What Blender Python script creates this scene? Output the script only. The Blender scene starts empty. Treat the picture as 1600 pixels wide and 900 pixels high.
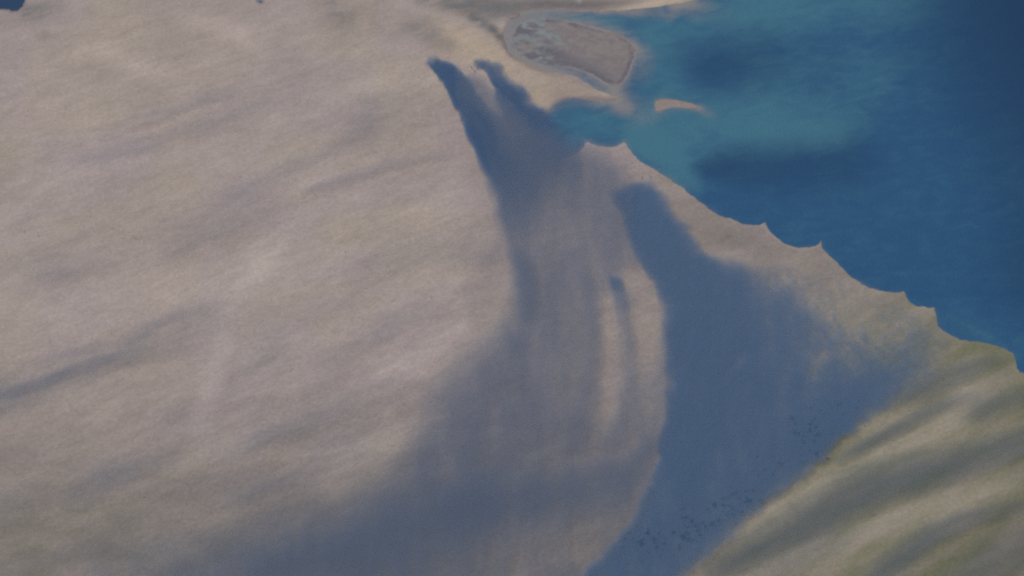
import bpy, math
import numpy as np

# ------------------------------------------------------------------ camera, light, exposure
# one unit is one kilometre: an oblique view from orbit over a desert coast
scene = bpy.context.scene
TILT, DIST, HFOV = math.radians(38), 430.0, math.radians(35)
cam_loc = np.array([0.0, -DIST*math.sin(TILT), DIST*math.cos(TILT)])
cd = bpy.data.cameras.new("camera"); cam = bpy.data.objects.new("camera", cd)
scene.collection.objects.link(cam)
cam.location = cam_loc; cam.rotation_euler = (TILT, 0, 0)
cd.sensor_fit = 'HORIZONTAL'; cd.angle = HFOV; cd.clip_start = 1.0; cd.clip_end = 20000
scene.camera = cam

SUN_EL, SUN_AZ = math.radians(60), math.radians(290)      # azimuth clockwise from +Y: light comes from the left
world = bpy.data.worlds.new("World"); scene.world = world; world.use_nodes = True
wn = world.node_tree.nodes; wl = world.node_tree.links
bg = wn["Background"]; bg.inputs[1].default_value = 0.10
sky = wn.new("ShaderNodeTexSky"); sky.sky_type = 'NISHITA'; sky.sun_disc = False
sky.sun_elevation = SUN_EL; sky.sun_rotation = SUN_AZ
wl.new(sky.outputs[0], bg.inputs[0])
sd_ = bpy.data.lights.new("sun", 'SUN'); sd_.energy = 2.75; sd_.angle = math.radians(0.5); sd_.color = (1.0, 0.95, 0.88)
sun = bpy.data.objects.new("sun", sd_); scene.collection.objects.link(sun)
sun.rotation_euler = (math.pi/2 - SUN_EL, 0, -SUN_AZ + math.pi)
scene.view_settings.view_transform = 'Standard'; scene.view_settings.look = 'None'
scene.view_settings.exposure = 0.0; scene.view_settings.gamma = 1.0
scene.view_settings.use_curve_mapping = False
scene.render.engine = 'CYCLES'
scene.cycles.volume_bounces = 3
scene.cycles.max_bounces = 8
scene.cycles.transparent_max_bounces = 32
scene.cycles.use_denoising = False
scene.cycles.filter_width = 2.4

# ------------------------------------------------------------------ survey helpers
# positions were surveyed from the photograph (1600 x 900) and are carried to real places on the ground
FX = 800.0/math.tan(HFOV/2)
RT = np.array([1.0, 0, 0]); UP = np.array([0, math.cos(TILT), math.sin(TILT)])
FW = np.array([0, math.sin(TILT), -math.cos(TILT)])

def to_world(px, py, z):
    px = np.asarray(px, float); py = np.asarray(py, float); z = np.asarray(z, float)
    a = (px-800)/FX; b = (450-py)/FX
    dx = a; dy = FW[1] + b*UP[1]; dz = FW[2] + b*UP[2]
    t = (z-cam_loc[2])/dz
    return cam_loc[0]+t*dx, cam_loc[1]+t*dy, z + 0*t

def to_map(x, y, z=0.0):
    rx = x-cam_loc[0]; ry = y-cam_loc[1]; rz = z-cam_loc[2]
    f = ry*FW[1]+rz*FW[2]; u = ry*UP[1]+rz*UP[2]
    f = np.maximum(f, 1.0)
    return 800+FX*rx/f, 450-FX*u/f

def hash2(i, j, seed):
    h = (i.astype(np.int64)*374761393 + j.astype(np.int64)*668265263 + seed*1274126177) & 0x7fffffff
    h = ((h ^ (h >> 13))*1274126177) & 0x7fffffff
    h = h ^ (h >> 16)
    return (h & 0xffff)/65535.0

def vnoise(x, y, seed=0):
    xi = np.floor(x); yi = np.floor(y); fx = x-xi; fy = y-yi
    fx = fx*fx*fx*(fx*(fx*6-15)+10); fy = fy*fy*fy*(fy*(fy*6-15)+10)
    a = hash2(xi, yi, seed); b = hash2(xi+1, yi, seed); c = hash2(xi, yi+1, seed); d = hash2(xi+1, yi+1, seed)
    return (a*(1-fx)+b*fx)*(1-fy) + (c*(1-fx)+d*fx)*fy

def fbm(x, y, seed=0, octaves=4, gain=0.5):
    s = 0; a = 1.0; n = 0
    for o in range(octaves):
        s = s + a*(vnoise(x, y, seed+o*17)-0.5)*2; n += a
        ca, sa = 0.8, 0.6
        x, y = (x*ca-y*sa)*2.03+11.3, (x*sa+y*ca)*2.03+5.7; a *= gain
    return s/n

def sstep(a, b, x):
    t = np.clip((x-a)/(b-a+1e-9), 0, 1); return t*t*(3-2*t)

def segs(X, Y, pts, closed):
    """nearest point on a polyline: distance, signed side, position along it (in points) """
    P = np.array([p[:2] for p in pts], float); n = len(P)
    best = np.full(X.shape, 1e18); side = np.zeros(X.shape); par = np.zeros(X.shape)
    for i in range(n if closed else n-1):
        a = P[i]; b = P[(i+1) % n]; d = b-a; L2 = max(d@d, 1e-9)
        t = np.clip(((X-a[0])*d[0]+(Y-a[1])*d[1])/L2, 0, 1)
        ex = X-(a[0]+t*d[0]); ey = Y-(a[1]+t*d[1]); q = ex*ex+ey*ey
        m = q < best
        best = np.where(m, q, best); par = np.where(m, i+t, par)
        side = np.where(m, np.sign(d[0]*ey-d[1]*ex), side)
    return np.sqrt(best), side, par

def inside(X, Y, pts):
    c = np.zeros(X.shape, bool); P = [p[:2] for p in pts]; n = len(P)
    for i in range(n):
        x1, y1 = P[i]; x2, y2 = P[(i+1) % n]
        if y1 == y2: continue
        m = ((y1 > Y) != (y2 > Y)) & (X < (x2-x1)*(Y-y1)/(y2-y1)+x1)
        c ^= m
    return c

def sdist(X, Y, pts):
    d, _, par = segs(X, Y, pts, True)
    return np.where(inside(X, Y, pts), d, -d), par

def spline(pts, k=6):
    """Catmull-Rom through every column of pts"""
    P = np.array(pts, float); P = np.vstack([2*P[0]-P[1], P, 2*P[-1]-P[-2]]); out = []
    for i in range(1, len(P)-2):
        p0, p1, p2, p3 = P[i-1:i+3]
        for t in np.linspace(0, 1, k, endpoint=False):
            out.append(0.5*((2*p1)+(-p0+p2)*t+(2*p0-5*p1+4*p2-p3)*t*t+(-p0+3*p1-3*p2+p3)*t**3))
    out.append(P[-2]); return out

def stroke(X, Y, pts, soft=0.9, softr=None, k=5):
    """pts: (x, y, half width, strength); a soft band; soft is the share of the half width over which its edge fades"""
    S = spline(pts, k); d, side, par = segs(X, Y, S, False)
    A = np.array(S); idx = np.arange(len(A))
    w = np.interp(par, idx, A[:, 2]); st = np.interp(par, idx, A[:, 3])
    u = d/np.maximum(w, 0.5)
    sl = np.where(side > 0, soft, soft if softr is None else softr)
    f = 1-np.clip((u-(1-sl))/(2*sl), 0, 1); f = f*f*(3-2*f)
    return f*st, par, side*u

def region(X, Y, pts):
    """pts: (x, y, softness in map points)"""
    sd, par = sdist(X, Y, pts)
    s = np.array([p[2] for p in pts]); s = np.append(s, s[0])
    w = np.interp(par, np.arange(len(s)), s)
    return sstep(-w, w, sd), sd

# ------------------------------------------------------------------ mesh and material helpers
def link(name, me, mat, label=None, cat=None, group=None, kind=None, parent=None):
    o = bpy.data.objects.new(name, me); scene.collection.objects.link(o)
    if mat: me.materials.append(mat)
    if label: o["label"] = label
    if cat: o["category"] = cat
    if group: o["group"] = group
    if kind: o["kind"] = kind
    if parent: o.parent = parent
    return o

def make_mesh(name, V, F, attrs=None, smooth=True):
    me = bpy.data.meshes.new(name)
    F = np.asarray(F, np.int32)
    me.vertices.add(len(V)); me.vertices.foreach_set("co", np.asarray(V, np.float32).ravel())
    me.loops.add(F.size); me.loops.foreach_set("vertex_index", F.ravel())
    me.polygons.add(len(F)); me.polygons.foreach_set("loop_start", np.arange(0, F.size, F.shape[1], dtype=np.int32))
    me.update(calc_edges=True)
    if smooth: me.polygons.foreach_set("use_smooth", np.ones(len(F), bool))
    for k, v in (attrs or {}).items():
        at = me.attributes.new(k, 'FLOAT', 'POINT'); at.data.foreach_set("value", np.asarray(v, np.float32).ravel())
    me.validate(); return me

def grid_faces(nx, ny):
    i = np.arange(nx*ny).reshape(ny, nx)
    return np.stack([i[:-1, :-1], i[:-1, 1:], i[1:, 1:], i[1:, :-1]], -1).reshape(-1, 4)

def axis(a, b, step, far):
    c = list(np.arange(a, b+step/2, step)); s = step
    lo = []; x = a
    while x > -far: s *= 1.35; x -= s; lo.append(x)
    s = step; hi = []; x = b
    while x < far: s *= 1.35; x += s; hi.append(x)
    return np.array(lo[::-1]+c+hi)

class N:
    def __init__(s, name):
        s.m = bpy.data.materials.new(name); s.m.use_nodes = True; s.t = s.m.node_tree; s.t.nodes.clear()
        s.out = s.t.nodes.new("ShaderNodeOutputMaterial")
    def n(s, typ, **kw):
        x = s.t.nodes.new(typ)
        for k, v in kw.items(): setattr(x, k, v)
        return x
    def L(s, a, b): s.t.links.new(a, b)
    def attr(s, name): return s.n("ShaderNodeAttribute", attribute_name=name).outputs["Fac"]
    def noise(s, scale, detail=5, rough=0.55, stretch=(1, 1, 1), rot=0, dist=0.0):
        tc = s.n("ShaderNodeTexCoord"); mp = s.n("ShaderNodeMapping")
        mr = s.n("ShaderNodeMapping"); mr.inputs["Rotation"].default_value = (0, 0, rot)
        mp.inputs["Scale"].default_value = stretch
        s.L(tc.outputs["Object"], mr.inputs[0]); s.L(mr.outputs[0], mp.inputs[0])
        x = s.n("ShaderNodeTexNoise"); x.inputs["Scale"].default_value = scale
        x.inputs["Detail"].default_value = detail; x.inputs["Roughness"].default_value = rough
        x.inputs["Distortion"].default_value = dist
        s.L(mp.outputs[0], x.inputs["Vector"]); return x.outputs["Fac"]
    def math(s, op, a, b=None, c=None, clamp=False):
        x = s.n("ShaderNodeMath", operation=op); x.use_clamp = clamp
        for i, v in enumerate((a, b, c)):
            if v is None: continue
            if isinstance(v, (int, float)): x.inputs[i].default_value = v
            else: s.L(v, x.inputs[i])
        return x.outputs[0]
    def mix(s, f, a, b):
        x = s.n("ShaderNodeMix", data_type='RGBA'); x.clamp_factor = True
        for i, v in ((0, f), (6, a), (7, b)):
            if isinstance(v, (int, float)): x.inputs[i].default_value = v
            elif isinstance(v, tuple): x.inputs[i].default_value = (*v, 1)
            else: s.L(v, x.inputs[i])
        return x.outputs[2]
    def rng(s, v, a, b, c=0.0, d=1.0):
        x = s.n("ShaderNodeMapRange"); x.interpolation_type = 'SMOOTHSTEP'
        s.L(v, x.inputs[0])
        for i, q in enumerate((a, b, c, d)): x.inputs[i+1].default_value = q
        return x.outputs[0]

def diffuse(b, col, rough=0.95, spec=0.1):
    p = b.n("ShaderNodeBsdfPrincipled"); p.inputs["Roughness"].default_value = rough
    p.inputs["Specular IOR Level"].default_value = spec
    b.L(col, p.inputs["Base Color"]); b.L(p.outputs[0], b.out.inputs["Surface"]); return p

def smoke_mat(name, color, density, aniso=0.1):
    b = N(name); v = b.n("ShaderNodeVolumePrincipled")
    v.inputs["Color"].default_value = (*color, 1); v.inputs["Density"].default_value = density
    v.inputs["Anisotropy"].default_value = aniso
    b.L(v.outputs[0], b.out.inputs["Volume"])
    return b.m

# ------------------------------------------------------------------ land
COAST = [(-900, -120), (300, -200), (1250, -120), (1130, -20), (1085, 0), (1060, 5), (1030, 10), (1000, 14), (960, 17), (920, 18), (880, 17), (850, 15), (825, 16),
  (806, 20), (796, 30), (790, 42), (787, 55), (788, 68), (793, 80), (803, 90), (818, 97), (838, 105), (858, 112), (880, 115), (900, 120),
  (915, 128), (930, 139), (950, 147), (964, 153), (962, 158), (945, 159), (920, 156), (897, 153), (880, 156), (866, 163),
  (857, 172), (850, 184), (843, 194), (828, 203), (818, 215), (816, 230), (825, 243), (845, 250), (870, 251), (892, 244), (906, 238),
  (914, 228), (917, 222), (924, 224), (934, 228), (948, 229), (960, 229), (970, 225), (974, 222), (979, 227), (985, 238), (996, 249), (1012, 259), (1030, 270),
  (1046, 280), (1064, 293), (1084, 308), (1103, 323), (1122, 336), (1130, 339), (1140, 340), (1150, 346), (1163, 350), (1178, 351.5), (1190, 351), (1196, 347),
  (1198, 355), (1204, 363), (1214, 373), (1228, 382), (1243, 386.5), (1258, 387), (1273, 385), (1281, 381), (1284, 375),
  (1286, 387), (1293, 397), (1304, 406), (1314, 418), (1328, 431), (1342, 441), (1358, 450), (1375, 455), (1392, 457), (1405, 457), (1412, 455.5),
  (1416, 463), (1421, 472), (1430, 477), (1443, 480), (1453, 481), (1460, 480), (1463, 490), (1464, 499), (1467, 508), (1474, 517), (1487, 525),
  (1502, 530.5), (1520, 533), (1538, 536), (1556, 540), (1572, 546), (1583, 553), (1588, 563), (1590, 576), (1594, 582), (1603, 586),
  (1625, 596), (1660, 625), (1720, 680), (1800, 760), (1900, 900), (2000, 1200), (1500, 1500), (-900, 1500)]
LAKE = [(-60, -30), (35, -30), (42, -6), (38, 4), (33, 11), (26, 16.5), (18, 17), (14, 14.5), (4, 14), (-10, 16), (-60, 12)]
POND = [(402, 1), (406, .5), (410, 1.5), (411, 3.5), (408, 4.5), (404, 3.6)]
BUB = [(803, 50), (808, 41), (815, 36), (827, 31), (840, 28.5), (853, 27.5), (866, 28), (884, 31), (900, 34.5), (916, 38.5), (932, 42.5), (948, 47), (962, 51.5), (973, 56), (982, 61),
  (988, 68), (993, 77), (992, 90), (989, 100), (985, 110), (980, 122), (974, 131), (965, 136), (955, 135), (944, 131), (932, 123), (920, 116),
  (905, 110), (890, 106), (875, 105.5), (858, 103), (845, 99), (834, 95), (822, 90.5), (810, 84), (802, 76), (799, 68), (799.5, 58)]
FAIL = [(1022, 163), (1024, 157), (1032, 154), (1043, 153.8), (1056, 155.5), (1070, 158.5), (1082, 161.5), (1090, 164.5), (1092, 167.5), (1089, 170.5),
  (1078, 171), (1062, 169), (1050, 169), (1040, 171.5), (1031, 175), (1024, 174)]
WARBA = [(797, 22), (806, 19.5), (813, 22), (810, 27), (800, 31), (795, 28)]

KM = 430*2*math.tan(HFOV/2)/1600          # about 0.17 km to a map point
def land_tone(X, Y):
    """bare-ground brightness in units of about ten per cent: surveyed pale and dark patches of desert, with corner darkening painted in"""
    t = np.zeros(X.shape)
    for pts in PALE: t += stroke(X, Y, pts, 1.0)[0]
    for pts in DARK: t -= stroke(X, Y, pts, 1.0)[0]
    return t
PALE = [
  [(440, 385, 14, .7), (412, 405, 20, 1.4), (390, 430, 18, .9)],
  [(362, 480, 14, .4), (345, 550, 14, 1.1), (328, 610, 16, 1.5), (312, 660, 14, 1.1), (300, 690, 10, .2)],
  [(640, 340, 20, .2), (700, 320, 26, .9), (760, 315, 26, 1.2), (790, 330, 10, .5)],
  [(565, 600, 8, .4), (600, 582, 12, .8), (650, 570, 14, 1.2), (680, 545, 14, 1.3), (720, 515, 16, .9)],
  [(20, 275, 20, .3), (90, 280, 22, .7), (170, 265, 22, .6), (260, 250, 18, .7), (330, 240, 20, .5)],
  [(400, 285, 14, .5), (460, 275, 16, .7), (500, 255, 14, .6), (560, 232, 10, .5)],
  [(280, 32, 12, .5), (320, 35, 13, 1.3), (380, 55, 14, 1.1), (410, 72, 18, .7)],
  [(130, 78, 14, .5), (175, 85, 16, 1.2), (230, 110, 14, .9), (290, 128, 14, .5)],
  [(350, 90, 26, .4), (420, 60, 26, .5), (480, 60, 20, .4)],
  [(30, 210, 30, .4), (120, 205, 26, .5), (230, 185, 20, .4), (330, 165, 14, .3)],
  [(260, 735, 10, .8), (300, 710, 10, .6), (420, 670, 16, .3)],
  [(470, 760, 20, .5), (560, 720, 22, .7), (630, 690, 20, .6)],
  [(480, 500, 14, .4), (540, 470, 16, .6), (620, 460, 20, .5), (700, 455, 20, .4)],
  [(0, 460, 30, .4), (120, 500, 30, .6), (250, 470, 30, .6), (400, 450, 26, .6), (520, 430, 20, .3)],
  [(1080, 380, 10, .5), (1110, 390, 12, .8), (1160, 405, 12, .6), (1210, 412, 14, .6), (1250, 405, 10, .3)],
  [(660, 45, 10, .5), (720, 65, 18, .9), (780, 95, 20, .5), (850, 130, 20, -.5), (920, 148, 9, -.6), (955, 153, 4, .1)],
  [(842, 170, 6, .7), (846, 150, 12, .5), (830, 120, 12, .4)],
  [(900, -10, 6, 2.0), (906, 3, 3.5, 3.0), (907, 5, 2, 1.0)],
  [(950, 14, 4, .8), (1010, 7, 6, 1.6), (1060, -6, 8, 1.6)],
  [(1190, 352, 2, 1.5), (1240, 388, 2, 1.5), (1280, 384, 2, 1.5)],
  [(560, 128, 14, .5), (610, 135, 14, .6), (640, 110, 14, .4)],
  [(1310, 698, 10, .5), (1345, 672, 12, 2.4), (1385, 645, 13, 2.4), (1420, 625, 13, .5)],
  [(1080, 876, 10, .4), (1165, 832, 14, 1.8), (1225, 797, 14, 2.2), (1290, 754, 14, 1.8), (1350, 722, 13, 1.6), (1425, 688, 15, 2.0), (1490, 660, 18, 1.8), (1530, 650, 14, .2)],
  [(1160, 900, 18, .7), (1290, 868, 18, 1.7), (1350, 824, 18, 1.6), (1450, 797, 15, 2.2), (1525, 772, 15, 2.0), (1620, 745, 18, .5)],
  [(1240, 910, 14, .4), (1330, 880, 14, .7), (1400, 835, 11, .7), (1450, 812, 10, .4)],
  [(1450, 622, 10, .4), (1495, 603, 14, 1.8), (1530, 590, 13, 1.6), (1560, 590, 12, .3)],
  [(1560, 680, 14, .3), (1600, 665, 16, .6)],
]
DARK = [
  [(500, 10, 22, .7), (530, 30, 24, 1.2), (560, 20, 24, .9), (600, 5, 20, .4)],
  [(590, 40, 20, .5), (650, 42, 16, 1.0), (680, 60, 16, 1.1), (720, 75, 9, .7)],
  [(660, 0, 10, .9), (710, 12, 8, 1.2), (745, 32, 6, 1.2), (780, 55, 6, 1.3)],
  [(740, 5, 16, .9), (790, 10, 14, .9), (860, 6, 8, .6)],
  [(62, 57, 6, .8), (76, 58, 6, 1.1), (90, 58, 5, .8)],
  [(45, 18, 14, .9), (70, 14, 14, .8), (105, 10, 10, .3)],
  [(0, 40, 14, .5), (60, 35, 18, .4)],
  [(270, 75, 28, .6), (310, 60, 20, .4)],
  [(150, 115, 20, .4), (220, 130, 14, .4), (290, 105, 14, .3)],
  [(945, 240, 16, .5), (910, 260, 24, .6), (980, 260, 14, .2)],
  [(1060, 300, 8, .2), (1120, 355, 14, .5), (1200, 390, 12, .4), (1290, 420, 10, .4)],
  [(430, 110, 12, .4), (470, 100, 12, .5)],
  [(840, 10, 8, .9), (920, 8, 8, 1.1), (990, 3, 6, .8)],
  [(770, 44, 5, 1.5), (788, 72, 5, 2.0), (815, 98, 4, 1.8), (860, 116, 3, 1.0), (920, 137, 2, .4)],
  [(1470, 930, 50, .9), (1560, 880, 60, 1.6), (1640, 800, 60, 1.4), (1640, 650, 50, .6)],  # lower right corner darkening, painted in as ground tone
]
bm_land = N("desert sand")
tone = bm_land.attr("tone"); sandy = bm_land.attr("sandy"); green = bm_land.attr("green"); wet = bm_land.attr("wet")
n1 = bm_land.noise(0.05, 6, 0.6, (0.40, 1.7, 1), math.radians(-26), 0.5)
n2 = bm_land.noise(0.30, 6, 0.65, (0.5, 1.4, 1), math.radians(-26), 0.4)
n3 = bm_land.noise(1.3, 4, 0.7, (0.7, 1.2, 1), math.radians(-26))
n5 = bm_land.noise(3.2, 3, 0.7)
v = bm_land.math('MULTIPLY_ADD', tone, 0.115, 1.0)
for nz, k in ((n1, 0.24), (n2, 0.42), (n3, 0.60), (n5, 0.75)):
    v = bm_land.math('MULTIPLY', v, bm_land.math('MULTIPLY_ADD', nz, k, 1.0-k/2))
n4 = bm_land.noise(0.035, 4, 0.5)
base = bm_land.mix(bm_land.rng(n4, 0.3, 0.7), (0.314, 0.254, 0.233), (0.322, 0.268, 0.229))
base = bm_land.mix(sandy, base, (0.345, 0.275, 0.205))
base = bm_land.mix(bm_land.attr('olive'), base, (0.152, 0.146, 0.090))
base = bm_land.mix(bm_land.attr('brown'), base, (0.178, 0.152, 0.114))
base = bm_land.mix(bm_land.attr('haze_grey'), base, (0.160, 0.145, 0.139))
base = bm_land.mix(bm_land.math('MULTIPLY', green, bm_land.rng(n2, 0.35, 0.6)), base, (0.150, 0.150, 0.150))
base = bm_land.mix(wet, base, (0.20, 0.165, 0.155))
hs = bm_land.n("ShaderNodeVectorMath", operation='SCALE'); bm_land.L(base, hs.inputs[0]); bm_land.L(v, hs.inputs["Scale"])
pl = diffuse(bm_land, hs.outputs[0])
LAND_MAT = bm_land.m

xs = axis(-160, 165, 0.55, 2500); ys = axis(-112, 128, 0.55, 2500)
GX, GY = np.meshgrid(xs, ys)
# far to the north the survey map runs out (beyond the horizon line of sight): clamp it there
MX, MY = to_map(GX, np.minimum(GY, 200.0)); MX = np.clip(MX, -850, 1950)
MY = np.clip(MY, -180, 1450)
MX = np.clip(MX, -850, 1950)
wx = MX + 2.0*fbm(MX/14, MY/14, 3, 3) + 1.3*fbm(MX/5, MY/5, 4, 2); wy = MY + 1.6*fbm(MX/14, MY/14, 9, 3) + 1.2*fbm(MX/5, MY/5, 10, 2)
sd, _ = sdist(wx, wy, COAST)
sl, _ = sdist(wx, wy, LAKE); sp, _ = sdist(MX, MY, POND)
sd = np.minimum(np.minimum(sd, -sl), -sp)
Z = np.clip(sd*KM*0.12, -0.25, 0.06) + np.where(sd > 0, np.clip(sd*0.0008, 0, 0.12)*(0.6+fbm(GX/9, GY/9, 5, 4)), 0)
al, ac = .93*MX-.37*MY, .37*MX+.93*MY
tn = land_tone(MX, MY) + (0.9*fbm(al/120, ac/26, 141, 5) + 0.35*fbm(al/16, ac/8, 142, 4))*sstep(1000, 700, MX)
shore = sstep(14, 2, sd)*(0.5+0.5*vnoise(MX/30, MY/30, 8))
sandy = np.clip(stroke(MX, MY, [(650, 40, 16, .3), (720, 68, 20, .9), (790, 100, 22, .9), (860, 135, 22, .6), (930, 150, 14, .5), (960, 154, 6, .4)], .8)[0]
   + stroke(MX, MY, [(842, 172, 8, .9), (846, 150, 12, .8)], .9)[0] + stroke(MX, MY, [(930, 18, 3, .5), (1010, 10, 6, .9), (1060, 2, 8, 1)], .9)[0]
   + 0.5*sstep(6, 0, sd)*sstep(1000, 1100, MX) + 0.3*sstep(0.3, 0.7, vnoise(MX/90, MY/60, 44)), 0, 1)
green = np.clip(stroke(MX, MY, [(640, 38, 16, .4), (665, 50, 16, .6), (700, 68, 12, .5)], .9)[0]
   + stroke(MX, MY, [(660, -5, 16, .5), (710, 8, 12, .8), (760, 10, 20, .9), (800, 15, 12, .7)], .9)[0] + stroke(MX, MY, [(45, 18, 16, .7), (90, 14, 16, .4)], .9)[0]
   + stroke(MX, MY, [(520, 5, 24, .6), (540, 30, 18, .4)], .9)[0] + stroke(MX, MY, [(740, 30, 8, .6), (778, 52, 7, .9), (790, 70, 5, .6)], .9)[0], 0, 1)
wet = np.clip(stroke(MX, MY, [(850, 182, 3, .4), (872, 160, 4, .9), (900, 155, 4, 1), (962, 157, 5, .9)], .9)[0] + sstep(5, 0, sd)*sstep(812, 780, MX)*(MY < 100)
   + 0.5*stroke(MX, MY, [(800, 86, 4, 1), (845, 108, 4, 1), (885, 117, 4, 1), (930, 140, 3, .5)], .9)[0], 0, 1)
haze_grey = np.clip(stroke(MX, MY, [(700, 250, 60, .1), (850, 330, 120, .55), (900, 500, 130, .6), (860, 700, 160, .6), (700, 900, 220, .6)], 1)[0]*(0.8+0.7*fbm(MX/50, MY/90, 71, 5))  # thin smoke haze and bottom darkening painted into ground colour; also greyer coast land
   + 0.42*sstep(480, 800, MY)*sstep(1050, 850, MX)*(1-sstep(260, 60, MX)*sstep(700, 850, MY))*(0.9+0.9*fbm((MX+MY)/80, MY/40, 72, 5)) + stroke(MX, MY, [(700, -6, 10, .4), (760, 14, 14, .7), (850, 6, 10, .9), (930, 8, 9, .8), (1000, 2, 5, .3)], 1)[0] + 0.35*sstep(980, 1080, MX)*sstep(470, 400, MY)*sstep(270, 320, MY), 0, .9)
olive = np.clip(sstep(1000, 1450, MX+0.55*(MY-600))*sstep(350, 520, MY)*(0.75+0.5*fbm((.87*MX-.5*MY)/110, (.5*MX+.87*MY)/26, 47, 4)), 0, 1)  # olive ground, with the lower right corner darkening painted into its colour
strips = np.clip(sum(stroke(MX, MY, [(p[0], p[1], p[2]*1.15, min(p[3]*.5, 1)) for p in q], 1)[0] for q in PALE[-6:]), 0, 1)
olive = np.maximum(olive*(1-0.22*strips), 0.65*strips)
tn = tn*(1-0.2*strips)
brown = np.clip(1.05*sstep(620, 960, MY)*sstep(1250, 900, MX)*(0.9+0.6*fbm(MX/90, MY/45, 57, 4))  # brown ground, its colour also carrying the painted darkening towards the lower left
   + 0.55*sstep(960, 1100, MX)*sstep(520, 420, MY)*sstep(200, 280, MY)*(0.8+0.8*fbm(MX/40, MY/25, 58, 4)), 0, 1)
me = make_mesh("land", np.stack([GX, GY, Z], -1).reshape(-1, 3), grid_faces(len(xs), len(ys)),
               {"tone": tn, "olive": olive, "haze_grey": haze_grey, "brown": brown, "sandy": sandy, "green": green, "wet": wet})
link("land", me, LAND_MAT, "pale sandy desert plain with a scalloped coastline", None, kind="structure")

# ------------------------------------------------------------------ sea
bs = N("sea water")
silt = bs.attr("silt"); teal = bs.attr("teal"); dark = bs.attr("dark")
m1 = bs.noise(0.045, 6, 0.6, (0.8, 1.6, 1), math.radians(-15), 1.2)
m2 = bs.noise(0.22, 5, 0.6, (0.7, 1.5, 1), math.radians(-12), 0.8)
tt = bs.math('ADD', teal, bs.math('MULTIPLY', bs.math('SUBTRACT', m1, 0.5), 0.7))
tt = bs.math('ADD', tt, bs.math('MULTIPLY', bs.math('SUBTRACT', m2, 0.5), 0.85))
c = bs.mix(bs.rng(tt, -0.1, 1.15), (0.018, 0.071, 0.150), (0.045, 0.140, 0.188))
c = bs.mix(dark, c, (0.0095, 0.033, 0.080))
ss = bs.math('ADD', silt, bs.math('MULTIPLY', bs.math('MULTIPLY', bs.math('SUBTRACT', m2, 0.5), 0.6), bs.rng(silt, 0.02, 0.4)))
c = bs.mix(bs.rng(ss, 0.0, 1.0), c, (0.205, 0.190, 0.178))
m3 = bs.noise(2.2, 4, 0.7, (0.8, 1.3, 1), math.radians(-12))
hv = bs.n('ShaderNodeVectorMath', operation='SCALE'); bs.L(c, hv.inputs[0]); bs.L(bs.math('MULTIPLY_ADD', m3, 1.1, 0.45), hv.inputs['Scale'])
pw = diffuse(bs, hv.outputs[0], 0.55, 0.2)
SEA_MAT = bs.m
xs2 = axis(-160, 165, 0.9, 2600); ys2 = axis(-112, 128, 0.9, 2600)
GX2, GY2 = np.meshgrid(xs2, ys2)
MX2, MY2 = to_map(GX2, np.minimum(GY2, 200.0)); MX2 = np.clip(MX2, -850, 1950); MY2 = np.clip(MY2, -180, 1450)
wx = MX2+6*fbm(MX2/40, MY2/40, 21, 4); wy = MY2+5*fbm(MX2/40, MY2/40, 27, 4)
dl, _ = sdist(wx, wy, COAST); db, _ = sdist(wx, wy, BUB); df, _ = sdist(wx, wy, FAIL)
near = -np.maximum(dl, np.maximum(db, df))
silt = np.clip(0.45*sstep(880, 810, MX2)*(MY2 < 125)*(MX2 > 600) + 0.62*np.exp(-np.maximum(-db, 0)/12)*(1-0.25*sstep(880, 820, MX2)) + 0.3*np.exp(-np.maximum(-df, 0)/7) + 0.36*np.exp(-np.maximum(-dl, 0)/7)*sstep(1150, 900, MX2)*(MX2 > 600)
   + 0.20*np.exp(-np.maximum(-dl, 0)/3.5)*(MX2 > 600)
   + stroke(wx, wy, [(1060, 2, 14, .9), (1095, 12, 18, .45), (1130, 18, 20, .15)], 1)[0]
   + stroke(wx, wy, [(962, 145, 10, .5), (978, 165, 18, .4), (1000, 178, 20, .3), (1030, 185, 14, .15)], 1)[0]
   + stroke(wx, wy, [(1092, 168, 6, .5), (1103, 176, 8, .35), (1112, 186, 8, .2)], 1)[0]
   + stroke(wx, wy, [(850, 190, 12, .25), (870, 172, 9, .22), (900, 164, 9, .2), (940, 166, 9, .25), (975, 168, 10, .3)], 1)[0]
   + stroke(wx, wy, [(930, 20, 3, .3), (985, 20, 6, .5), (1050, 22, 10, .35)], 1)[0]
   + stroke(wx, wy, [(994, 72, 10, .4), (1015, 90, 14, .3), (1010, 115, 14, .2)], 1)[0]
   + stroke(wx, wy, [(1300, 425, 4, .25), (1340, 444, 6, .3), (1380, 462, 5, .25)], 1)[0], 0, 1)
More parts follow.
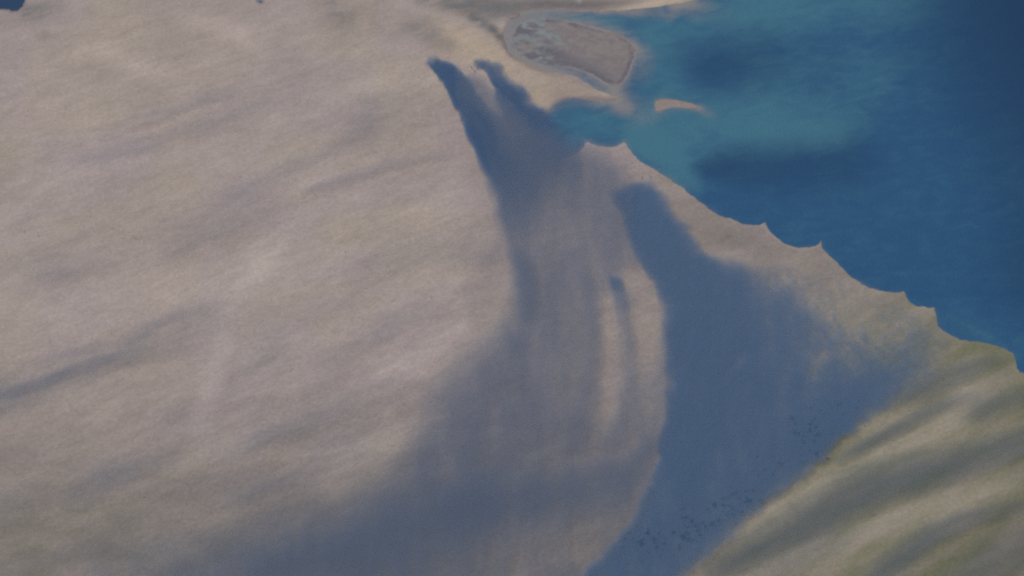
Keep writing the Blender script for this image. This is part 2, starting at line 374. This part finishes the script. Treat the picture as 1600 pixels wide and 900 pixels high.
teal = np.clip(stroke(wx, wy, [(990, 30, 30, .2), (1040, 40, 30, .4), (1110, 30, 40, .6), (1200, 8, 40, .9), (1300, 5, 34, .6), (1410, 8, 26, .5), (1480, 0, 20, .1)], 1)[0]
   + stroke(wx, wy, [(1010, 60, 30, .5), (1040, 110, 36, .55), (1030, 150, 34, .5)], 1)[0]
   + stroke(wx, wy, [(1010, 190, 30, .5), (1100, 195, 44, .85), (1200, 185, 44, .6), (1290, 185, 34, .45), (1350, 160, 40, .25), (1420, 60, 60, .1)], 1)[0]
   + stroke(wx, wy, [(985, 222, 14, .5), (1030, 240, 26, .9), (1065, 270, 24, .8), (1090, 300, 10, .3)], 1)[0]
   + stroke(wx, wy, [(1190, 205, 30, .3), (1280, 215, 22, .6), (1330, 200, 22, .3)], 1)[0]
   + stroke(wx, wy, [(1460, 495, 8, .15), (1540, 525, 9, .2), (1600, 570, 8, .15)], 1)[0]
   + stroke(wx, wy, [(1200, 120, 50, .25), (1330, 110, 60, .25)], 1)[0]
   + stroke(wx, wy, [(850, 205, 22, .6), (890, 195, 26, .55), (940, 190, 26, .6), (1000, 200, 24, .4)], 1)[0] + stroke(wx, wy, [(820, 20, 10, .7), (900, 28, 10, .8), (960, 38, 14, .6)], 1)[0]
   + 0.35*sstep(860, 800, MX2) + 0.12, 0, 1.1)
dark = np.clip(stroke(wx, wy, [(1610, -30, 150, .9), (1650, 120, 140, .85), (1660, 280, 110, .6), (1660, 420, 80, .4)], 1)[0]
   + stroke(wx, wy, [(1085, 262, 10, .3), (1130, 262, 22, .5), (1220, 262, 36, .4), (1330, 250, 40, .35)], 1)[0]
   + stroke(wx, wy, [(1060, 85, 20, .15), (1120, 100, 34, .4), (1190, 90, 40, .3)], 1)[0]
   + 0.3*stroke(wx, wy, [(1500, 480, 40, 0), (1560, 440, 60, .6), (1640, 420, 60, .8)], 1)[0]
   + stroke(wx, wy, [(-60, 5, 40, .9), (60, 5, 40, .9)], 1)[0], 0, 1)
me = make_mesh("sea", np.stack([GX2, GY2, 0*GX2], -1).reshape(-1, 3), grid_faces(len(xs2), len(ys2)),
               {"silt": silt, "teal": teal, "dark": dark})
link("sea", me, SEA_MAT, "deep blue gulf water with turquoise and silty shallows", None, kind="structure")

# ------------------------------------------------------------------ islands
def island(name, outline, mat, label, step, attrs, warp=1.0):
    P = np.array(outline); x0, y0 = P.min(0)-6; x1, y1 = P.max(0)+6
    px = np.arange(x0, x1, step); py = np.arange(y0, y1, step*0.8); X, Y = np.meshgrid(px, py)
    sdi, _ = sdist(X+warp*fbm(X/9, Y/9, 4, 3), Y+0.7*warp*fbm(X/9, Y/9, 14, 3), outline)
    z = np.clip(sdi*KM*0.10, -0.06, 0.03) + np.where(sdi > 2, 0.015*(1+fbm(X/8, Y/8, 6, 3)), 0)
    wxx, wyy, _ = to_world(X, Y, 0.0)
    m = make_mesh(name, np.stack([wxx, wyy, z], -1).reshape(-1, 3), grid_faces(len(px), len(py)), attrs(X, Y, sdi))
    return link(name, m, mat, label, None, kind="structure")

bi = N("tidal mudflat")
mud = bi.attr("mud"); creek = bi.attr("creek"); rim = bi.attr("rim")
q1 = bi.noise(0.35, 6, 0.65, (1, 1.3, 1), 0.4, 0.8); q2 = bi.noise(1.5, 4, 0.6)
c = bi.mix(bi.rng(q1, 0.35, 0.65), (0.180, 0.157, 0.152), (0.225, 0.194, 0.178))
c = bi.mix(mud, c, (0.128, 0.118, 0.132))
c = bi.mix(bi.math('MULTIPLY', creek, bi.rng(q1, 0.30, 0.62)), c, (0.20, 0.225, 0.215))
c = bi.mix(rim, c, (0.245, 0.22, 0.205))
hs = bi.n("ShaderNodeVectorMath", operation='SCALE'); bi.L(c, hs.inputs[0])
bi.L(bi.math('MULTIPLY_ADD', q2, 0.3, 0.85), hs.inputs["Scale"])
diffuse(bi, hs.outputs[0])
def bub_attrs(X, Y, s):
    w = sstep(900, 830, X); n = fbm(X/16, Y/7, 31, 4)
    mud = np.clip(0.85*sstep(2.0, 4, s)*sstep(11, 5, s)*(0.55+1.8*n) + w*sstep(-.15, .35, fbm(X/20, Y/8, 33, 4))*0.8
          + stroke(X, Y, [(845, 80, 10, .7), (870, 88, 10, .8), (900, 95, 8, .5), (940, 118, 8, .4)], 1)[0]
          + stroke(X, Y, [(815, 50, 7, .8), (835, 52, 6, .7)], 1)[0]+0.25*sstep(70, 120, Y), 0, 1)
    creek = np.clip(w*sstep(.0, .25, fbm(X/13, Y/5, 35, 4))*1.0 + stroke(X, Y, [(805, 60, 5, .9), (835, 60, 5, .8), (865, 57, 5, .9), (875, 66, 4, .6), (890, 73, 3, .2)], 1)[0]
          + 0.3*sstep(3.5, .5, s)*sstep(900, 860, X), 0, 1)
    rim = np.clip(0.7*sstep(3.5, 1, s)*sstep(860, 930, X)*(0.7+1.6*n), 0, 1)
    return {"mud": mud, "creek": creek, "rim": rim}
island("mudflat_island", BUB, bi.m, "large grey brown mudflat island with dark rim and tidal creeks", 0.8, bub_attrs, 2.4)
def flat_attrs(t, sa, we):
    return lambda X, Y, s: {"tone": np.full(X.shape, t), "olive": 0*X, "haze_grey": 0*X, "brown": 0*X, "sandy": np.full(X.shape, sa), "green": 0*X, "wet": np.clip(we+0.5*sstep(2.5, 0.5, s), 0, 1)}
island("sandy_island", FAIL, LAND_MAT, "small narrow sandy island lying alone off the tip of the sand spit", 0.6, flat_attrs(-0.8, .1, 0.55), .7)
island("marsh_islet", WARBA, LAND_MAT, "tiny dark islet in the channel at the head of the mudflat island", 0.6, flat_attrs(-1.5, 0, .5), .7)

# ------------------------------------------------------------------ smoke
# each body of smoke is a closed mesh as thick as its smoke is deep, filled with an even volume
FRESH = smoke_mat("fresh black oil smoke", (0.35, 0.485, 0.645), 3.75)
VEIL_OLIVE = smoke_mat("thin brownish smoke", (0.40, 0.455, 0.475), 2.5)
SOURCE = smoke_mat("black smoke near the fires", (0.265, 0.40, 0.575), 3.75)
AGED = smoke_mat("aged grey smoke", (0.40, 0.47, 0.580), 2.5)
VEIL = smoke_mat("thin smoke veil", (0.42, 0.475, 0.56), 2.5)

FLAT = 0.4
def smoke(name, box, step, field, alt, mat, label, cat="smoke plume", group=None, kind=None, eps=0.03):
    """box in map points, field(X, Y) the depth of smoke in km, alt(X, Y) the height of its middle in km"""
    x0, y0, x1, y1 = box
    px = np.arange(x0, x1+step, step); py = np.arange(y0, y1+step, step); X, Y = np.meshgrid(px, py)
    t = np.maximum(field(X, Y)-eps, 0)
    t *= FLAT; t[0, :] = t[-1, :] = 0; t[:, 0] = t[:, -1] = 0
    live = t > 0
    nx, ny = len(px), len(py)
    q = grid_faces(nx, ny); lv = live.ravel()
    q = q[lv[q].any(1)]
    used = np.unique(q); tf = t.ravel()[used]
    zc = alt(X, Y).ravel()[used] if callable(alt) else np.full(len(used), float(alt))
    zc = np.maximum(zc, tf*0.5+0.14)
    wx, wy, _ = to_world(X.ravel()[used], Y.ravel()[used], zc)
    lut = np.full(nx*ny, -1); lut[used] = np.arange(len(used))
    top = np.stack([wx, wy, zc+tf*0.5], -1); V = [top]
    isl = tf > 0
    low = np.arange(len(used)); low[isl] = len(used)+np.arange(isl.sum())
    V.append(np.stack([wx, wy, zc-tf*0.5], -1)[isl])
    ft = lut[q][:, ::-1]; fb = low[lut[q]]
    F = np.vstack([ft, fb])
    me = make_mesh(name, np.vstack(V), F)
    return link(name, me, mat, label, cat, group, kind)

def wob(X, Y, a, s, seed):
    return X+a*fbm(X/s, Y/s, seed, 4), Y+a*fbm(X/s, Y/s, seed+7, 4)

def f_west(X, Y):
    x, y = wob(*wob(X, Y, 7, 26, 51), 2.5, 6, 52)
    f, par, u = stroke(x, y, [(677, 98, 8, .4), (692, 109, 11, 1.6), (710, 132, 15, 2.3), (731, 165, 17, 2.2), (753, 203, 20, 1.9), (775, 245, 24, 1.2), (794, 285, 30, .5), (806, 330, 34, .25), (808, 380, 28, .0)], .4, .75)
    return f*(1+0.4*fbm(par*0.16, u*2.0, 61, 3)+0.06*fbm(X/9, Y/9, 63, 2))
def f_east(X, Y):
    x, y = wob(*wob(X, Y, 8, 20, 71), 3, 7, 72)
    f, par, u = stroke(x, y, [(749, 101, 9, .35), (764, 113, 11, 1.0), (787, 140, 13, 1.5), (812, 170, 17, 1.4), (834, 198, 21, 1.2), (848, 225, 30, .8), (850, 262, 40, .4), (850, 300, 40, .1), (850, 330, 40, 0)], .95, .95)
    f = f*(1+0.7*fbm(par*0.16, u*2.2, 75, 4)+0.1*fbm(X/8, Y/8, 77, 2))
    return f - 0.9*stroke(X, Y, [(752, 112, 4, .8), (757, 120, 5, 1), (770, 140, 4, .4)], 1)[0]
SHEET = [(718, 112, 14), (752, 118, 14), (800, 178, 18), (832, 205, 20), (870, 222, 26), (930, 232, 20), (970, 250, 22), (985, 280, 20), (980, 345, 20), (992, 395, 14), (1010, 425, 12), (1036, 480, 10), (1048, 560, 10), (1048, 620, 12), (1036, 690, 12),
  (1028, 730, 12), (1006, 790, 14), (960, 860, 20), (925, 905, 20), (850, 985, 40), (640, 1190, 90), (-60, 1220, 90), (20, 990, 80), (160, 905, 70), (300, 855, 70), (420, 820, 66), (520, 795, 60), (600, 755, 48), (640, 712, 44), (655, 670, 50),
  (672, 615, 46), (706, 575, 34), (752, 540, 30), (792, 500, 26), (800, 450, 16), (796, 410, 12), (786, 370, 10), (781, 335, 9), (779, 300, 8), (770, 262, 8), (752, 215, 8), (730, 180, 12)]
def f_sheet(X, Y):
    x, y = wob(X, Y, 12, 60, 81)
    r, sdr = region(x, y, SHEET)
    d = 0.50 + 0.17*fbm(X/30+Y/300, Y/130, 85, 5) + 0.16*fbm(X/16, Y/50, 86, 4) + 0.08*fbm(X/6, Y/7, 87, 3) + 0.04*fbm(X/3.2, Y/3.2, 88, 2)
    d = d*(1+0.25*sstep(420, 300, Y)) - 0.18*sstep(300, 230, Y)*sstep(880, 940, X)
    d = d*(1-0.22*sstep(330, 420, Y)*sstep(700, 560, Y)*sstep(850, 900, X))
    add = lambda p, s=.95: stroke(x, y, p, s)[0]
    d += add([(728, 118, 10, -.1), (752, 140, 14, -.05), (780, 172, 20, .2), (810, 205, 26, .3)])
    d += add([(830, 215, 50, .55), (835, 265, 50, .35), (850, 310, 40, .1)])
    d += add([(790, 390, 10, .1), (812, 415, 12, .45), (820, 460, 14, .5), (812, 515, 20, .35), (790, 570, 30, .2)])
    d += add([(735, 600, 30, .02), (725, 655, 36, .16), (715, 720, 40, .16), (725, 780, 44, .3)])
    d += add([(420, 870, 36, .3), (540, 848, 36, .5), (650, 820, 40, .6), (740, 790, 34, .65), (840, 762, 26, .4), (930, 745, 20, .1)])
    d += add([(330, 905, 40, .1), (430, 900, 40, .25), (600, 880, 40, .3)])
    d += add([(905, 400, 12, .1), (920, 450, 10, .25), (925, 540, 10, .15), (915, 620, 10, .05)])
    d += add([(925, 770, 30, .2), (985, 740, 20, .3), (1020, 690, 16, .3)])
    d += add([(860, 470, 30, .12), (880, 530, 30, .12)])
    d -= add([(952, 440, 9, .15), (945, 480, 13, .3), (950, 540, 15, .32), (950, 600, 16, .42), (945, 650, 14, .36), (930, 690, 16, .15)])
    d -= add([(985, 425, 14, .35), (1005, 460, 18, .5), (1010, 510, 18, .5), (1008, 560, 18, .35), (1010, 620, 18, .2)])
    d -= add([(860, 730, 16, .15), (920, 718, 14, .25), (985, 700, 14, .15)])
    d -= add([(760, 910, 36, .3), (830, 885, 46, .35), (910, 840, 36, .28), (970, 800, 20, .15)])
    d -= add([(795, 320, 12, .25), (800, 350, 12, .2), (800, 375, 10, .15)])
    d -= add([(880, 290, 30, .1), (900, 340, 30, .15), (890, 400, 26, .1)])
    return r*np.maximum(d, .06)
GREAT = [(963, 303, 16), (985, 292, 18), (1010, 291, 18), (1030, 308, 16), (1044, 330, 16), (1056, 348, 16), (1072, 368, 15), (1086, 391, 15), (1102, 404, 16), (1130, 414, 22),
  (1180, 424, 26), (1230, 436, 34), (1290, 452, 44), (1350, 474, 50), (1410, 496, 55), (1460, 525, 55), (1450, 568, 45), (1415, 598, 32), (1380, 624, 26), (1335, 657, 22), (1292, 697, 20), (1235, 745, 20),
  (1180, 790, 22), (1120, 842, 22), (1070, 890, 20), (990, 980, 40), (880, 1130, 90), (640, 1230, 90), (690, 1090, 50), (850, 965, 14), (905, 905, 10), (938, 872, 9), (972, 836, 8), (997, 796, 8), (1014, 756, 8), (1027, 716, 8),
  (1035, 680, 8), (1043, 636, 12), (1047, 596, 12), (1045, 540, 13), (1038, 480, 13), (1026, 440, 9), (1006, 416, 9), (990, 392, 9), (982, 360, 8), (974, 330, 9)]
def f_great(X, Y):
    x, y = wob(*wob(X, Y, 7, 30, 91), 3, 8, 92)
    r, sdr = region(x, y, GREAT)
    d = 1.10 + 0.50*fbm(X/26, Y/60, 95, 5)
    east = sstep(1110, 1400, X-0.25*(Y-480))*sstep(760, 540, Y+0.3*(X-1300))
    d = d*(1-0.82*east)*(1+0.28*east*fbm((X+0.8*Y)/60, (Y-0.8*X)/26, 94, 4))
    add = lambda p, s=.95: stroke(x, y, p, s)[0]
    d += add([(990, 310, 22, .8), (1020, 360, 26, .7), (1050, 410, 30, .4), (1090, 470, 50, .3), (1090, 600, 60, .3), (1060, 760, 50, .2)])
    d += add([(1410, 580, 26, .12), (1370, 612, 34, .5), (1320, 655, 34, .6), (1260, 705, 34, .4)])
    d -= add([(1130, 585, 6, .25), (1150, 565, 7, .45), (1165, 540, 5, .3)])
    d -= add([(1255, 620, 8, .15), (1270, 580, 10, .3), (1285, 550, 8, .2)])
    d -= add([(1200, 440, 20, .3), (1280, 470, 26, .35), (1360, 500, 24, .2)])
    # billowing tops: small dark knots towards the trailing edge
    knot = stroke(x, y, [(1000, 860, 40, 1), (1080, 830, 36, 1), (1150, 780, 34, 1), (1220, 710, 36, .8), (1290, 650, 36, .7)], 1)[0]
    kn = fbm(X/5.5, Y/4.5, 99, 2)
    d += 0*knot
    d += 0.22*fbm(X/7, Y/7, 97, 3) + 0.3*(1-east)*fbm(X/14, Y/40, 96, 4) + 0.06*fbm(X/3.2, Y/3.2, 93, 2) + 0.10*east*fbm((X+Y)/40, (Y-X)/14, 96, 4)
    return r*np.maximum(d, .1)
def f_small(X, Y):
    x, y = wob(X, Y, 4, 14, 111)
    f, par, u = stroke(x, y, [(954, 432, 5, .35), (960, 440, 8, .75), (966, 458, 9, .35), (972, 490, 12, .12), (980, 540, 15, .06), (985, 580, 16, 0)], .8)
    return f*(1+0.5*fbm(X/7, Y/14, 113, 3))

rise = lambda x0, y0, L, h: (lambda X, Y: 0.3+h*(1-np.exp(-np.hypot(X-x0, Y-y0)/L)))
smoke("smoke_plume", (655, 80, 870, 400), 1.6, f_west, rise(684, 100, 60, 1.2), SOURCE, "dark narrow smoke plume starting farthest left, with a sharp western edge", "smoke plume")
smoke("smoke_plume", (730, 85, 910, 345), 1.6, f_east, rise(752, 102, 60, 1.0), SOURCE, "ragged dark smoke plume starting just below the sand spit, beside the sharp-edged one", "smoke plume")
smoke("smoke_plume", (540, 270, 1540, 1330), 2.2, f_great, rise(985, 300, 90, 1.0), FRESH, "largest and darkest smoke plume, widening south from behind the scalloped coast", "smoke plume")
smoke("smoke_plume", (940, 415, 1020, 670), 1.6, f_small, 1.0, FRESH, "short thin smoke plume between two pale strips of bare desert", "smoke plume")
smoke("smoke_sheet", (-180, 100, 1075, 1330), 2.6, f_sheet, 1.5, AGED, "broad grey blue sheet of old smoke in the middle, fanning out to the lower left", "smoke")

# long thin bands of drifting smoke: over the desert on the left, and over the olive ground at lower right
def band(pts, alt, label, group, soft=1.0, mat=VEIL, seed=0, step=3.0, rag=0.8, gain=0.62, widen=1.3):
    P = np.array(pts, float); P[:, 2] *= widen; w = P[:, 2].max()*2.2+8; pts = [tuple(p) for p in P]
    box = (P[:, 0].min()-w, P[:, 1].min()-w, P[:, 0].max()+w, P[:, 1].max()+w)
    def f(X, Y):
        x, y = wob(X, Y, 0.2*P[:, 2].mean()+2, 70, 200+seed)
        v, par, u = stroke(x, y, pts, soft)
        return v*np.maximum(1+rag*fbm(par*0.13, u*1.5, 300+seed, 3)+0.12*fbm(X/12, Y/8, 320+seed, 2), 0)*gain
    return smoke("smoke_band", box, step, f, alt, mat, label, "smoke band", group, eps=0.02)
G1, G2 = "thin smoke bands over the western desert", "smoke bands over the olive ground at lower right"
LEFT = [
 ([(-40, 632, 20, .4), (20, 612, 20, .55), (80, 590, 18, .6), (140, 565, 16, .6), (190, 548, 14, .55), (260, 520, 20, .35), (320, 495, 22, .3), (370, 475, 16, .05)], "darkest blue grey smoke band at the left edge, sloping up to the right"),
 ([(160, 205, 5, .05), (210, 190, 7, .2), (270, 170, 7, .24), (330, 150, 8, .22), (400, 128, 8, .05)], "thin faint smoke band sloping across the pale upper left desert"),
 ([(90, 252, 10, .05), (160, 242, 10, .2), (230, 224, 10, .22), (310, 198, 12, .2), (400, 165, 16, .15), (470, 140, 14, .05)], "longer smoke band just below the thin faint one at upper left"),
 ([(470, 304, 5, .05), (510, 289, 6, .28), (560, 272, 6, .32), (620, 254, 6, .24), (690, 240, 6, .15), (730, 228, 6, .02)], "thin crisp smoke band pointing at the sharp-edged dark plume"),
 ([(330, 305, 12, .05), (400, 282, 12, .16), (460, 262, 12, .2), (520, 238, 12, .2), (580, 190, 26, .22), (640, 160, 26, .1)], "wide pale smoke band above the thin crisp one"),
 ([(220, 385, 26, .05), (290, 360, 26, .25), (360, 335, 26, .28), (420, 315, 22, .15), (470, 300, 14, .03)], "soft wide smoke band left of centre in the middle desert"),
 ([(-40, 440, 30, .12), (50, 415, 28, .22), (120, 402, 26, .2), (210, 390, 22, .05)], "soft smoke band on the left edge above the darkest band"),
 ([(520, 440, 18, .03), (590, 415, 22, .2), (680, 392, 22, .22), (760, 385, 22, .25), (800, 390, 14, .1)], "soft smoke band joining the western edge of the smoke sheet"),
 ([(370, 520, 14, .03), (440, 500, 16, .22), (500, 480, 16, .2), (600, 445, 14, .06)], "faint smoke band under the soft wide one, left of centre"),
 ([(450, 600, 18, .03), (520, 560, 18, .16), (590, 520, 18, .22), (640, 500, 16, .18), (700, 480, 14, .03)], "faint smoke band ending above the bright pale streak by the smoke sheet"),
 ([(330, 720, 8, .03), (390, 692, 10, .24), (450, 665, 11, .28), (520, 638, 11, .22), (590, 605, 10, .15), (640, 590, 10, .05)], "narrow smoke band low in the desert, left of the smoke sheet"),
 ([(80, 805, 16, .05), (130, 770, 16, .3), (180, 742, 15, .4), (235, 722, 13, .25), (290, 705, 12, .05)], "short dark smoke band near the lower left corner"),
 ([(-40, 815, 30, .2), (30, 795, 24, .25), (90, 775, 20, .15), (130, 760, 14, .02)], "grey smoke band touching the left edge near the bottom"),
 ([(330, 790, 12, .03), (390, 770, 14, .24), (450, 742, 12, .2), (530, 700, 12, .1), (600, 660, 10, .03)], "smoke band between the narrow one and the lower edge of the smoke sheet"),
 ([(-40, 890, 36, .2), (60, 880, 36, .22), (160, 855, 30, .2), (260, 820, 30, .06), (320, 800, 20, .02)], "broad dim smoke band across the lower left corner"),
 ([(370, 590, 14, .03), (400, 570, 20, .16), (430, 540, 22, .18), (470, 520, 18, .03)], "small dim smoke band right of the long pale streak"),
]
for i, (p, l) in enumerate(LEFT):
    band(p, 0.7+0.1*(i % 4), l, G1, seed=i*5)
RIGHT = [
 ([(1110, 890, 12, .5), (1150, 870, 18, .9), (1225, 832, 22, 1.0), (1300, 792, 25, 1.0), (1375, 755, 25, .9), (1450, 737, 24, .8), (1525, 712, 20, .8), (1600, 690, 18, .75), (1660, 672, 18, .6), (1700, 660, 16, .2)], "broad dark smoke band between the two longest yellow strips at lower right"),
 ([(1180, 905, 12, .35), (1240, 880, 12, .4), (1310, 848, 11, .3), (1370, 815, 8, .05)], "dim smoke band dividing the lower yellow strip near its left end"),
 ([(1330, 940, 16, .4), (1390, 885, 18, .75), (1445, 842, 15, .75), (1500, 816, 13, .6), (1560, 797, 12, .4), (1640, 775, 12, .15)], "short dark smoke band just below the lower yellow strip at lower right"),
 ([(1490, 930, 30, .4), (1560, 880, 30, .4), (1620, 840, 28, .4), (1700, 800, 20, .1)], "faint smoke band in the very corner at lower right"),
 ([(1310, 716, 7, .3), (1345, 697, 8, .6), (1385, 677, 8, .6), (1425, 655, 10, .5), (1475, 632, 10, .45), (1520, 618, 10, .2)], "narrow smoke band between the short topmost yellow strip and the long one"),
 ([(1400, 632, 10, .2), (1450, 605, 12, .5), (1500, 583, 12, .55), (1545, 566, 11, .35), (1575, 560, 10, .05)], "olive grey smoke band by the last bend of the coast"),
 ([(1500, 655, 10, .1), (1535, 640, 14, .5), (1575, 625, 14, .45), (1640, 610, 16, .2)], "small grey smoke band at the right edge, under the last bend of the coast"),
]
for i, (p, l) in enumerate(RIGHT):
    band(p, 0.7+0.1*i, l, G2, seed=90+i*5, soft=.9, rag=.35, gain=.82, widen=1.08, step=2.2, mat=VEIL_OLIVE)

# small dark puffs of smoke that bubble up through the great plume along its trailing side
def puff_mesh(seed):
    rs = np.random.RandomState(seed); nu, nv = 16, 9; V = [(0, 0, -.55)]
    cen = rs.uniform(-.55, .55, (5, 2)); rad = rs.uniform(.4, .75, 5)
    for i in range(1, nv):
        for j in range(nu):
            th = math.pi*i/nv; ph = 2*math.pi*j/nu; d = np.array([math.sin(th)*math.cos(ph), math.sin(th)*math.sin(ph)])
            k = max([rad[q]+max(0, cen[q] @ d) for q in range(5)]+[.5])
            V.append((d[0]*k, d[1]*k*.8, -math.cos(th)*(.75 if i > nv/2 else .5)*k))
    V.append((0, 0, .6)); bm = []
    top = len(V)-1
    for j in range(nu):
        a, b = 1+j, 1+(j+1) % nu
        bm.append((0, b, a)); c0 = 1+(nv-2)*nu
        bm.append((top, c0+j, c0+(j+1) % nu))
        for i in range(nv-2):
            p, q = 1+i*nu+j, 1+i*nu+(j+1) % nu
            bm += [(p, q, q+nu), (p, q+nu, p+nu)]
    return make_mesh("smoke_puff", V, bm)
PUFF = smoke_mat("dense black smoke", (0.25, 0.39, 0.54), 2.0)
protos = [puff_mesh(k) for k in range(5)]
for m in protos: m.materials.append(PUFF)
rs = np.random.RandomState(12)
def scatter(path, n, label, group):
    S = np.array(spline(path, 12)); made = 0
    while made < n:
        p = S[rs.randint(len(S))]; x = p[0]+rs.normal()*p[2]*1.25; y = p[1]+rs.normal()*p[2]*.9
        if float(fbm(np.array([x/26]), np.array([y/20]), 98, 3)[0]) < -0.18+0.12*rs.rand(): continue
        o = bpy.data.objects.new("smoke_puff", protos[rs.randint(5)]); scene.collection.objects.link(o)
        X, Y, Zz = to_world(x, y, 1.55+rs.uniform(-.2, .1)); o.location = (float(X), float(Y), float(Zz))
        k = rs.uniform(.28, .6)*(1.25 if rs.rand() > .85 else 1); o.scale = (k*rs.uniform(.8, 1.3), k*rs.uniform(.8, 1.3), k*rs.uniform(.6, .9))
        o.rotation_euler = (0, 0, rs.uniform(0, 6.28))
        o["label"] = label; o["category"] = "smoke puff"; o["group"] = group; made += 1
scatter([(1005, 850, 16), (1050, 838, 17), (1090, 822, 16)], 70, "tiny dark smoke puff in the cluster at the bottom end of the great plume", "dark puffs at the bottom of the great plume")
scatter([(1110, 805, 14), (1140, 785, 16), (1165, 770, 14)], 36, "tiny dark smoke puff in the middle cluster along the great plume", "dark puffs in the middle of the trailing side")
scatter([(1205, 712, 16), (1250, 672, 22), (1310, 642, 16)], 56, "tiny dark smoke puff in the cluster above the short yellow strip", "dark puffs above the short yellow strip")
